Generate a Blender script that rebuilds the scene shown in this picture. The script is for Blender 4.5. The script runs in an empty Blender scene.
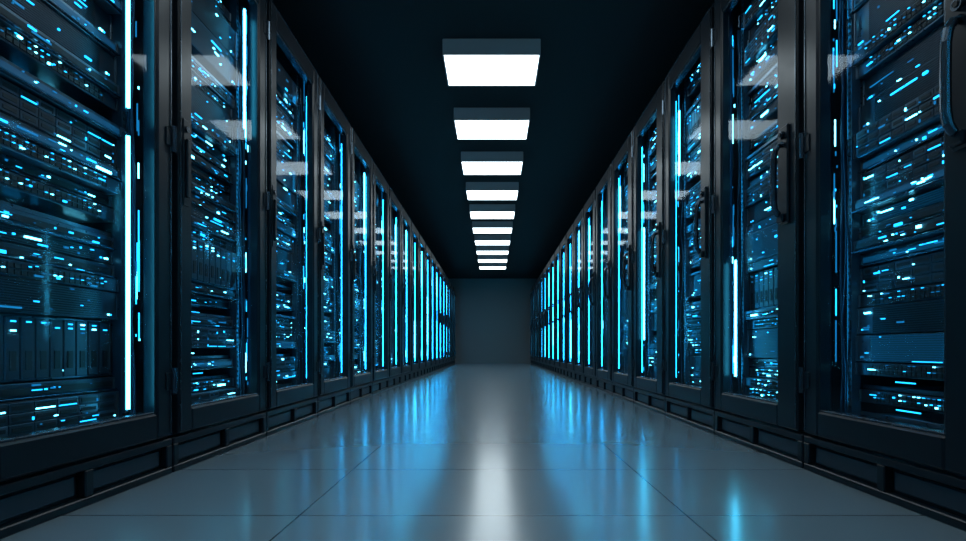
import bpy, bmesh, random, math
from mathutils import Vector
scene = bpy.context.scene
scene.view_settings.view_transform='Standard'
F=530.0; W=1.106; CAMH=0.43; P=0.76; RH=2.2

# ---------------- materials ----------------
def new_mat(name):
    m=bpy.data.materials.new(name); m.use_nodes=True
    return m, m.node_tree.nodes, m.node_tree.links
def pbr(name,col,rough=.5,metal=0.,spec=.5,noise=0.,nscale=20.,bump=0.):
    m,n,l=new_mat(name); b=n['Principled BSDF']
    b.inputs['Base Color'].default_value=(*col,1); b.inputs['Roughness'].default_value=rough
    b.inputs['Metallic'].default_value=metal; b.inputs['Specular IOR Level'].default_value=spec
    if noise>0:
        tc=n.new('ShaderNodeTexCoord'); nz=n.new('ShaderNodeTexNoise'); nz.inputs['Scale'].default_value=nscale
        nz.inputs['Detail'].default_value=5
        l.new(tc.outputs['Object'],nz.inputs['Vector'])
        mr=n.new('ShaderNodeMapRange'); mr.inputs['To Min'].default_value=max(0,rough-noise); mr.inputs['To Max'].default_value=rough+noise
        l.new(nz.outputs['Fac'],mr.inputs['Value']); l.new(mr.outputs['Result'],b.inputs['Roughness'])
    return m
def emit(name,col,s,sample='NONE'):
    m,n,l=new_mat(name); b=n['Principled BSDF']
    b.inputs['Base Color'].default_value=(0.02,0.02,0.02,1)
    b.inputs['Emission Color'].default_value=(*col,1); b.inputs['Emission Strength'].default_value=s
    try: m.cycles.emission_sampling=sample
    except Exception: pass
    return m
M_FRAME=pbr('black_powder_coat',(.006,.012,.019),.30,.0,.28,.05,30)
M_EDGE=pbr('dark_steel_trim',(.07,.10,.13),.26,.85,.5,.05,40)
M_BODY=pbr('rack_body_black',(.006,.009,.013),.45)
M_SERV=pbr('server_face_steel',(.12,.17,.21),.30,.75,.5,.08,60)
M_SERV2=pbr('server_face_dark',(.035,.052,.07),.36,.5,.5,.08,60)
M_SLOT=pbr('slot_black',(.004,.005,.006),.6)
M_CABLE=pbr('cable_blue_black',(.012,.03,.055),.4)
M_L1=emit('led_cyan',(.12,.72,1.0),10)
M_L2=emit('led_blue',(.01,.40,.9),3.2)
M_L3=emit('led_dim',(.005,.20,.50),1.0)
M_STRIP=emit('led_strip',(.06,.64,1.0),20,'AUTO')
M_HID=emit('fill_strip',(.01,.46,1.0),26,'AUTO')  # added fill light for the rack interior, near side
M_HID2=emit('fill_strip_dim',(.01,.42,.95),16,'AUTO')  # same added fill, dimmer, far side
M_GLOW=emit('vent_glow_patch',(.003,.10,.25),.45)  # dim emission put in as blue glow on vent backs and slots
def glass():
    m,n,l=new_mat('door_glass')
    for x in list(n):
        if x.type!='OUTPUT_MATERIAL': n.remove(x)
    out=[x for x in n if x.type=='OUTPUT_MATERIAL'][0]
    t=n.new('ShaderNodeBsdfTransparent'); t.inputs['Color'].default_value=(.90,.96,.99,1)
    g=n.new('ShaderNodeBsdfGlossy'); g.inputs['Roughness'].default_value=.05; g.inputs['Color'].default_value=(.85,.94,1,1)
    lw=n.new('ShaderNodeLayerWeight'); lw.inputs['Blend'].default_value=.5
    pw=n.new('ShaderNodeMath'); pw.operation='POWER'; pw.inputs[1].default_value=5
    ma=n.new('ShaderNodeMath'); ma.operation='MULTIPLY_ADD'; ma.inputs[1].default_value=.22; ma.inputs[2].default_value=.028
    l.new(lw.outputs['Facing'],pw.inputs[0]); l.new(pw.outputs[0],ma.inputs[0])
    mx=n.new('ShaderNodeMixShader'); l.new(ma.outputs[0],mx.inputs[0]); l.new(t.outputs[0],mx.inputs[1]); l.new(g.outputs[0],mx.inputs[2])
    l.new(mx.outputs[0],out.inputs['Surface']); return m
M_GLASS=glass()
MATS=[M_FRAME,M_EDGE,M_BODY,M_SERV,M_SERV2,M_SLOT,M_CABLE,M_L1,M_L2,M_L3,M_STRIP,M_HID,M_GLASS,M_GLOW,M_HID2]
FR,ED,BO,SV,SD,SL,CB,L1,L2,L3,ST,HI,GL,GW,H2=range(15)

# ---------------- mesh builder ----------------
class MB:
    def __init__(s): s.v=[];s.f=[];s.m=[]
    def box(s,x0,x1,y0,y1,z0,z1,mat,c=0.):
        if c<=0:
            b=len(s.v)
            s.v+=[(x,y,z) for x in (x0,x1) for y in (y0,y1) for z in (z0,z1)]
            for q in ((0,1,3,2),(4,6,7,5),(0,4,5,1),(2,3,7,6),(0,2,6,4),(1,5,7,3)):
                s.f.append(tuple(b+i for i in q)); s.m.append(mat)
            return
        lo=(x0,y0,z0);hi=(x1,y1,z1);b=len(s.v);idx={}
        for sx in (0,1):
            for sy in (0,1):
                for sz in (0,1):
                    sg=(sx,sy,sz)
                    for a in range(3):
                        p=[]
                        for k in range(3):
                            val=hi[k] if sg[k] else lo[k]
                            if k!=a: val+= -c if sg[k] else c
                            p.append(val)
                        idx[(sg,a)]=len(s.v); s.v.append(tuple(p))
        def add(l): s.f.append(tuple(l)); s.m.append(mat)
        for a in range(3):
            o=[k for k in range(3) if k!=a]
            for sa in (0,1):
                q=[]
                for (p,r) in ((0,0),(1,0),(1,1),(0,1)):
                    g=[0,0,0]; g[a]=sa; g[o[0]]=p; g[o[1]]=r; q.append(idx[(tuple(g),a)])
                add(q)
        for k in range(3):
            a,bb=[j for j in range(3) if j!=k]
            for sa in (0,1):
                for sb in (0,1):
                    g0=[0,0,0];g0[a]=sa;g0[bb]=sb;g1=list(g0);g1[k]=1
                    g0=tuple(g0);g1=tuple(g1)
                    add([idx[(g0,a)],idx[(g0,bb)],idx[(g1,bb)],idx[(g1,a)]])
        for sx in (0,1):
            for sy in (0,1):
                for sz in (0,1):
                    add([idx[((sx,sy,sz),a)] for a in range(3)])
    def tube(s,pts,r,mat,n=5):
        pts=[Vector(p) for p in pts]; rings=[]
        for i,p in enumerate(pts):
            t=(pts[min(i+1,len(pts)-1)]-pts[max(i-1,0)]).normalized()
            ref=Vector((1,0,0)) if abs(t.x)<.9 else Vector((0,1,0))
            a=t.cross(ref).normalized(); b=t.cross(a)
            base=len(s.v)
            for k in range(n):
                th=2*math.pi*k/n; s.v.append(tuple(p+a*math.cos(th)*r+b*math.sin(th)*r))
            rings.append(base)
        for i in range(len(rings)-1):
            for k in range(n):
                s.f.append((rings[i]+k,rings[i]+(k+1)%n,rings[i+1]+(k+1)%n,rings[i+1]+k)); s.m.append(mat)
        for rr in (rings[0],rings[-1]):
            s.f.append(tuple(rr+k for k in range(n))); s.m.append(mat)
    def mesh(s,name,mats,mirror=False):
        me=bpy.data.meshes.new(name)
        v=[(-x,y,z) for x,y,z in s.v] if mirror else s.v
        me.from_pydata(v,[],s.f)
        for m in mats: me.materials.append(m)
        me.polygons.foreach_set('material_index',s.m)
        bm=bmesh.new(); bm.from_mesh(me); bmesh.ops.recalc_face_normals(bm,faces=bm.faces); bm.to_mesh(me); bm.free()
        me.update(); return me

U=.0445
def rack(seed,strip,right):
    R=random.Random(seed); b=MB(); box=b.box
    g=.005; D=1.0
    # carcass
    box(.04,D,g,g+.02,0.0,RH-.02,BO); box(.04,D,P-g-.02,P-g,0.0,RH-.02,BO)
    box(D-.02,D,g+.02,P-g-.02,0,RH-.02,BO)
    box(.02,D,g,P-g,RH-.03,RH,FR,.004)
    box(.04,D-.02,g+.02,P-g-.02,.12,.14,BO)
    # corner posts
    for y0,y1 in ((g,g+.05),(P-g-.05,P-g)):
        box(.022,.075,y0,y1,.125,RH-.03,FR,.005)
    box(.022,.075,g+.05,P-g-.05,2.12,RH-.03,FR,.004)
    # plinth with recessed panels
    box(.03,.10,g,P-g,.0,.122,BO)
    box(.004,.03,g,P-g,.098,.122,FR,.003); box(.004,.03,g,P-g,0,.024,FR,.003)
    for y in (g,P/2-.015,P-g-.03): box(.004,.03,y,y+.03,.024,.098,FR,.003)
    for y0 in (g+.04,P/2+.025):
        box(.018,.03,y0,y0+.30,.034,.088,SD,.003)
    # door frame
    a,bb=.022,P-.022; swn=.135 if right else .08; sw=.075; z0,z1=.132,2.168
    box(-.004,.03,a,a+swn,z0,z1,FR,.006); box(-.004,.03,bb-sw,bb,z0,z1,FR,.006)
    box(-.004,.03,a+swn,bb-sw,z0,z0+.085,FR,.006); box(-.004,.03,a+swn,bb-sw,z1-.11,z1,FR,.006)
    i0,i1=a+swn,bb-sw; gz0,gz1=z0+.085,z1-.11
    t=.007
    box(.002,.04,i0-.001,i0+t,gz0,gz1,ED,.002); box(.002,.04,i1-t,i1+.001,gz0,gz1,FR,.002)
    box(.002,.04,i0+t,i1-t,gz0-.001,gz0+t,ED,.002); box(.002,.04,i0+t,i1-t,gz1-t,gz1+.001,ED,.002)
    box(-.007,-.003,a+.004,a+.010,z0+.01,z1-.01,ED,.001); box(-.007,-.003,bb-.010,bb-.004,z0+.01,z1-.01,ED,.001)
    box(-.007,-.003,a+.012,bb-.012,z1-.010,z1-.004,ED,.001)
    # glass pane (single sheet)
    q=len(b.v); b.v+=[(.016,i0+t,gz0+t),(.016,i1-t,gz0+t),(.016,i1-t,gz1-t),(.016,i0+t,gz1-t)]
    b.f.append((q,q+1,q+2,q+3)); b.m.append(GL)
    # hinges on far stile
    for z in (.32,1.15,1.98):
        b.tube([(-.010,bb+.004,z-.045),(-.010,bb+.004,z+.045)],.009,ED,8)
        box(-.008,-.003,bb-.035,bb,z-.03,z+.03,FR,.002)
    # swing handle on near stile
    if right:
        hy=a+.075
        box(-.014,-.003,hy-.030,hy+.030,.90,1.27,FR,.005)
        b.tube([(-.014,hy,.930),(-.032,hy,.936),(-.044,hy,.955),(-.049,hy,.985),(-.050,hy,1.06),(-.049,hy,1.145),(-.044,hy,1.175),(-.032,hy,1.194),(-.014,hy,1.20)],.0115,ED,12)
        b.tube([(-.014,hy,1.235),(-.026,hy,1.235)],.015,ED,14)
        b.tube([(-.026,hy,1.235),(-.029,hy,1.235)],.008,SL,8)
        box(-.030,-.012,hy-.020,hy+.020,.905,.938,FR,.005)
    else:
        hy=a+.034
        box(-.010,-.003,hy-.018,hy+.018,.94,1.25,FR,.003)
        box(-.020,-.009,hy-.010,hy+.010,.97,1.18,FR,.004)
        b.tube([(-.009,hy,1.215),(-.016,hy,1.215)],.011,ED,12)
    y0,y1=(.180 if right else .142),P-.142
    # mounting rails with square holes
    for yr in (y0-.024,P-.118-.022):
        box(.085,.115,yr,yr+.022,.16,2.10,SD)
        z=.19
        while z<2.08:
            box(.083,.086,yr+.006,yr+.015,z,z+.009,SL); z+=.0222
    # fill strips added behind the stiles to light the server fronts blue
    box(.045,.055,.058,.066,.25,2.0,HI); box(.045,.055,P-.064,P-.057,.25,2.0,H2)
    # visible neon strips
    for (y,za,zb) in strip:
        if y<0: y=i0+.022
        box(.046,.056,y-.008,y+.008,za-.01,zb+.01,SD)
        box(.039,.046,y-.0045,y+.0045,za,zb,ST)
    # cables and broken fibre lines in the side channels
    for side in (i0+.012,P-.110):
        for k in range(5):
            y=side+R.uniform(-.010,.010); n0=R.uniform(.065,.12)
            pts=[];z=.2
            while z<2.05:
                pts.append((n0+R.uniform(-.008,.008),y+R.uniform(-.004,.004),z)); z+=.16
            b.tube(pts,.0035,CB,5)
        for k in range(22):
            z=R.uniform(.25,1.95); ln=R.choice([.008,.015,.03,.05,.09,.14])
            y=side+R.uniform(-.012,.012)
            box(.050,.053,y-.0013,y+.0013,z,z+ln,R.choice([L1,L2,L2,L3,L3]))
    # equipment
    z=.165
    def led(n,y,zz,w,h,m): box(n-.003,n+.001,y,y+w,zz,zz+h,m)
    def pick(): return R.choice([L1,L2,L2,L3,L3])
    while z<2.08:
        ty=R.choices(['drive','vent','switch','gap','blade','slim'],[3.0,5,3,1.8,.25,5])[0]
        u={'drive':2,'vent':R.choice([1,2,3]),'switch':1,'gap':1,'blade':4,'slim':1}[ty]
        h=u*U
        if z+h>2.10: break
        n=R.uniform(.085,.125); e=.002
        za,zb=z+e,z+h-e
        if ty!='gap':
            box(n,.75,y0,y1,za,zb,R.choice([SV,SD,SD]),.0015)
            for ys in (y0-.018,y1-.004):
                box(n-.004,n+.004,ys,ys+.022,za+.001,zb-.001,SV,.001)
            if u>=2:
                for ys in (y0-.008,y1+.006):
                    b.tube([(n-.002,ys,za+.012),(n-.022,ys,za+.016),(n-.022,ys,zb-.016),(n-.002,ys,zb-.012)],.003,ED,5)
            for q in range(R.randint(2,7)):
                led(n-.005,R.uniform(y0+.01,y1-.05),R.uniform(za+.004,zb-.008),R.choice([.004,.006,.012,.025]),R.choice([.0028,.0028,.005]),pick())
            if R.random()<.35:
                led(n-.006,R.uniform(y0+.01,y1-.09),R.uniform(za+.006,zb-.014),R.choice([.010,.016,.03,.06]),.008,R.choice([L1,L2]))
        if ty=='drive':
            k=R.choice([6,8]); w=(y1-y0-.03)/k
            for r in range(3):
                for i in range(k):
                    hh=(zb-za-.012)/3; yy=y0+.015+i*w; zz=za+.003+r*(hh+.003)
                    box(n-.006,n+.001,yy+.001,yy+w-.001,zz,zz+hh,SD if (i+r)%5 else SV,.001)
                    box(n-.0075,n-.005,yy+.008,yy+w-.010,zz+hh*.3,zz+hh*.7,SL)
                    if R.random()<.35: led(n-.006,yy+w-.008,zz+.004,.004,R.choice([.003,.008]),pick())
                    if R.random()<.10: led(n-.006,yy+.003,zz+.003,w*.8,.003,R.choice([L1,L2]))
        elif ty=='vent':
            k=int((zb-za)/.0065)
            for i in range(k):
                zz=za+.003+i*.0065
                box(n-.004,n+.001,y0+.05,y1-.07,zz,zz+.003,SD)
            box(n-.001,n+.0005,y0+.048,y1-.068,za+.002,zb-.002,GW if R.random()<.5 else SL)  # some backs get the added glow instead of black
            for q in range(R.randint(1,5)):
                yy=R.uniform(y0+.02,y1-.12); led(n-.004,yy,R.uniform(za+.003,zb-.008),R.choice([.015,.02,.03,.05,.08,.10]),R.choice([.0025,.0035,.005]),R.choice([L1,L2,L2,L3]))
            for q in range(4):
                if R.random()<.7: led(n,y1-.05+q*.009,za+.012,.005,.005,pick())
            box(n-.003,n,y0+.01,y0+.04,za+.008,zb-.008,SV,.001)
        elif ty=='switch':
            k=20; w=(y1-y0-.09)/k
            for r in range(2):
                for i in range(k):
                    yy=y0+.03+i*w; zz=za+.006+r*.016
                    box(n-.003,n+.001,yy+.001,yy+w-.002,zz,zz+.012,SL)
                    if R.random()<.45: led(n-.003,yy+.004,zz+.012,.006,.0022,pick())
        elif ty=='slim':
            box(n-.005,n+.001,y0+.01,y1-.01,za+.012,zb-.012,GW if R.random()<.35 else SL)
            for q in range(R.randint(3,9)):
                yy=R.uniform(y0+.02,y1-.10); led(n-.005,yy,za+R.uniform(.012,.026),R.choice([.004,.006,.008,.015,.03,.06]),R.choice([.002,.003,.0045]),pick())
            box(n-.014,n-.002,y0,y1,za,za+.004,ED,.001)
        elif ty=='blade':
            k=10; w=(y1-y0-.02)/k
            for i in range(k):
                yy=y0+.01+i*w
                box(n-.010,n+.001,yy+.0015,yy+w-.0015,za+.006,zb-.006,SD,.002)
                box(n-.012,n-.009,yy+w*.3,yy+w*.7,za+.03,za+.08,SL)
                for q in range(3):
                    if R.random()<.6: led(n-.010,yy+w*.35,zb-.02-q*.012,w*.3,.004,pick())
        else:
            box(n+.01,.7,y0-.01,y1+.01,za,za+.004,SV)
            box(n+.006,n+.012,y0-.01,y1+.01,za-.001,za+.012,SV,.001)
            for q in range(R.randint(3,6)):
                yy=R.uniform(y0,y1-.08); box(n+.08,n+.083,yy,yy+R.choice([.02,.05,.08]),za+.02,za+.024,R.choice([L1,L2,L2]))
        z+=h
    return b

fb=P-.150; N=-1
strips={
 0:[(P-.172,.24,1.10),(P-.172,1.19,2.04)],
 1:[(fb,1.45,2.0)],
 2:[(N,.35,1.0),(fb,1.5,1.9)],
 3:[(fb,.30,.85),(N,1.3,1.75)],
 4:[(fb,.5,1.35)],
 5:[(N,.9,1.7)],
 6:[(N,.45,.8)],
}
meshes={}
for i in strips:
    meshes[(i,'L')]=rack(11+7*i,strips[i],False).mesh('server_rack_mesh_l%d'%i,MATS,True)
    meshes[(i,'R')]=rack(311+5*i,strips[i],True).mesh('server_rack_mesh_r%d'%i,MATS,False)
def link(name,me,loc=(0,0,0)):
    o=bpy.data.objects.new(name,me); o.location=loc; scene.collection.objects.link(o); return o
R=random.Random(5)
for side,start in (('L',1.08),('R',1.14)):
    prev=-1
    for k in range(-3,19):
        y=start+k*P
        if k==0: v=0 if side=='L' else 6
        elif k==1: v=1 if side=='L' else 3
        elif k==2: v=5 if side=='L' else 2
        else:
            v=R.choice([i for i in range(1,7) if i!=prev])
        prev=v
        link('server_rack',meshes[(v,side)],((-W if side=='L' else W),y,0))

# ---------------- room ----------------
Y0,Y1=-2.2,16.4; XW=2.3; CZ=2.61
def room_box(name,x0,x1,y0,y1,z0,z1,mat):
    b=MB(); b.box(x0,x1,y0,y1,z0,z1,0); return link(name,b.mesh(name,[mat]))
def floor_mat():
    m,n,l=new_mat('polished_floor_tile'); b=n['Principled BSDF']
    tc=n.new('ShaderNodeTexCoord'); mp=n.new('ShaderNodeMapping')
    mp.inputs['Location'].default_value=(.5+10,-.33+.52*20,0)
    l.new(tc.outputs['Object'],mp.inputs['Vector'])
    br=n.new('ShaderNodeTexBrick'); br.offset=0; br.squash=1
    br.inputs['Scale'].default_value=1; br.inputs['Brick Width'].default_value=1.0; br.inputs['Row Height'].default_value=.52
    br.inputs['Mortar Size'].default_value=.0026; br.inputs['Mortar Smooth'].default_value=.1
    br.inputs['Color1'].default_value=(.225,.295,.34,1); br.inputs['Color2'].default_value=(.25,.32,.365,1); br.inputs['Mortar'].default_value=(.035,.05,.06,1)
    l.new(mp.outputs[0],br.inputs['Vector'])
    l.new(br.outputs['Color'],b.inputs['Base Color']); b.inputs['Roughness'].default_value=.24
    b.inputs['Specular IOR Level'].default_value=1.0
    b.inputs['Coat Weight'].default_value=.5; b.inputs['Coat Roughness'].default_value=.15
    return m
room_box('floor',-XW-.1,XW+.1,Y0-.1,Y1+.1,-.1,0,floor_mat())
M_CEIL=pbr('ceiling_dark',(.026,.033,.038),.8,0,.2)
M_WALL=pbr('wall_dark_grey',(.24,.255,.265),.7,0,.3,.08,4)
room_box('ceiling',-XW-.1,XW+.1,Y0-.1,Y1+.1,CZ,CZ+.1,M_CEIL)
room_box('wall_left',-XW-.1,-XW,Y0,Y1,0,CZ,M_WALL)
room_box('wall_right',XW,XW+.1,Y0,Y1,0,CZ,M_WALL)
room_box('wall_back',-XW-.1,XW+.1,Y1,Y1+.1,0,CZ,M_WALL)
room_box('wall_front',-XW-.1,XW+.1,Y0-.1,Y0,0,CZ,M_WALL)

# ---------------- ceiling lights ----------------
M_PAN=emit('light_panel_diffuser',(.80,.94,1.0),6,'AUTO')
M_HOUS=emit('light_housing_glow',(.5,.72,.85),.02)  # weak emission added so the housing sides look faintly lit
M_HOUS.node_tree.nodes['Principled BSDF'].inputs['Base Color'].default_value=(.3,.34,.37,1)
b=MB(); lw,ll,lh=.69,.45,.11
b.box(-lw/2,lw/2,0,ll,-lh+.004,0,0,.004)
f=.010
for (x0,x1,y0,y1) in ((-lw/2,-lw/2+f,0,ll),(lw/2-f,lw/2,0,ll),(-lw/2+f,lw/2-f,0,f),(-lw/2+f,lw/2-f,ll-f,ll)):
    b.box(x0,x1,y0,y1,-lh-.004,-lh+.008,0,.002)
b.box(-lw/2+f,lw/2-f,f,ll-f,-lh-.001,-lh+.006,1)
lm=b.mesh('ceiling_light_mesh',[M_HOUS,M_PAN])
HB=CZ-CAMH-lh
for k in range(-4,10):
    d=F*HB*(.00339+.00097*k)
    if d<Y0+.2: continue
    link('ceiling_light',lm,(-.01,d,CZ))

# world
w=bpy.data.worlds.new('World'); scene.world=w; w.use_nodes=True
w.node_tree.nodes['Background'].inputs[0].default_value=(.005,.01,.015,1)
w.node_tree.nodes['Background'].inputs[1].default_value=.3
# camera
cd=bpy.data.cameras.new('camera'); cam=bpy.data.objects.new('camera',cd); scene.collection.objects.link(cam)
cam.location=(0,0,CAMH); cam.rotation_euler=(math.radians(90),0,0)
cd.sensor_width=36; cd.lens=F/966*36; cd.shift_x=-10/966; cd.shift_y=78.5/966; cd.clip_start=.02
scene.camera=cam
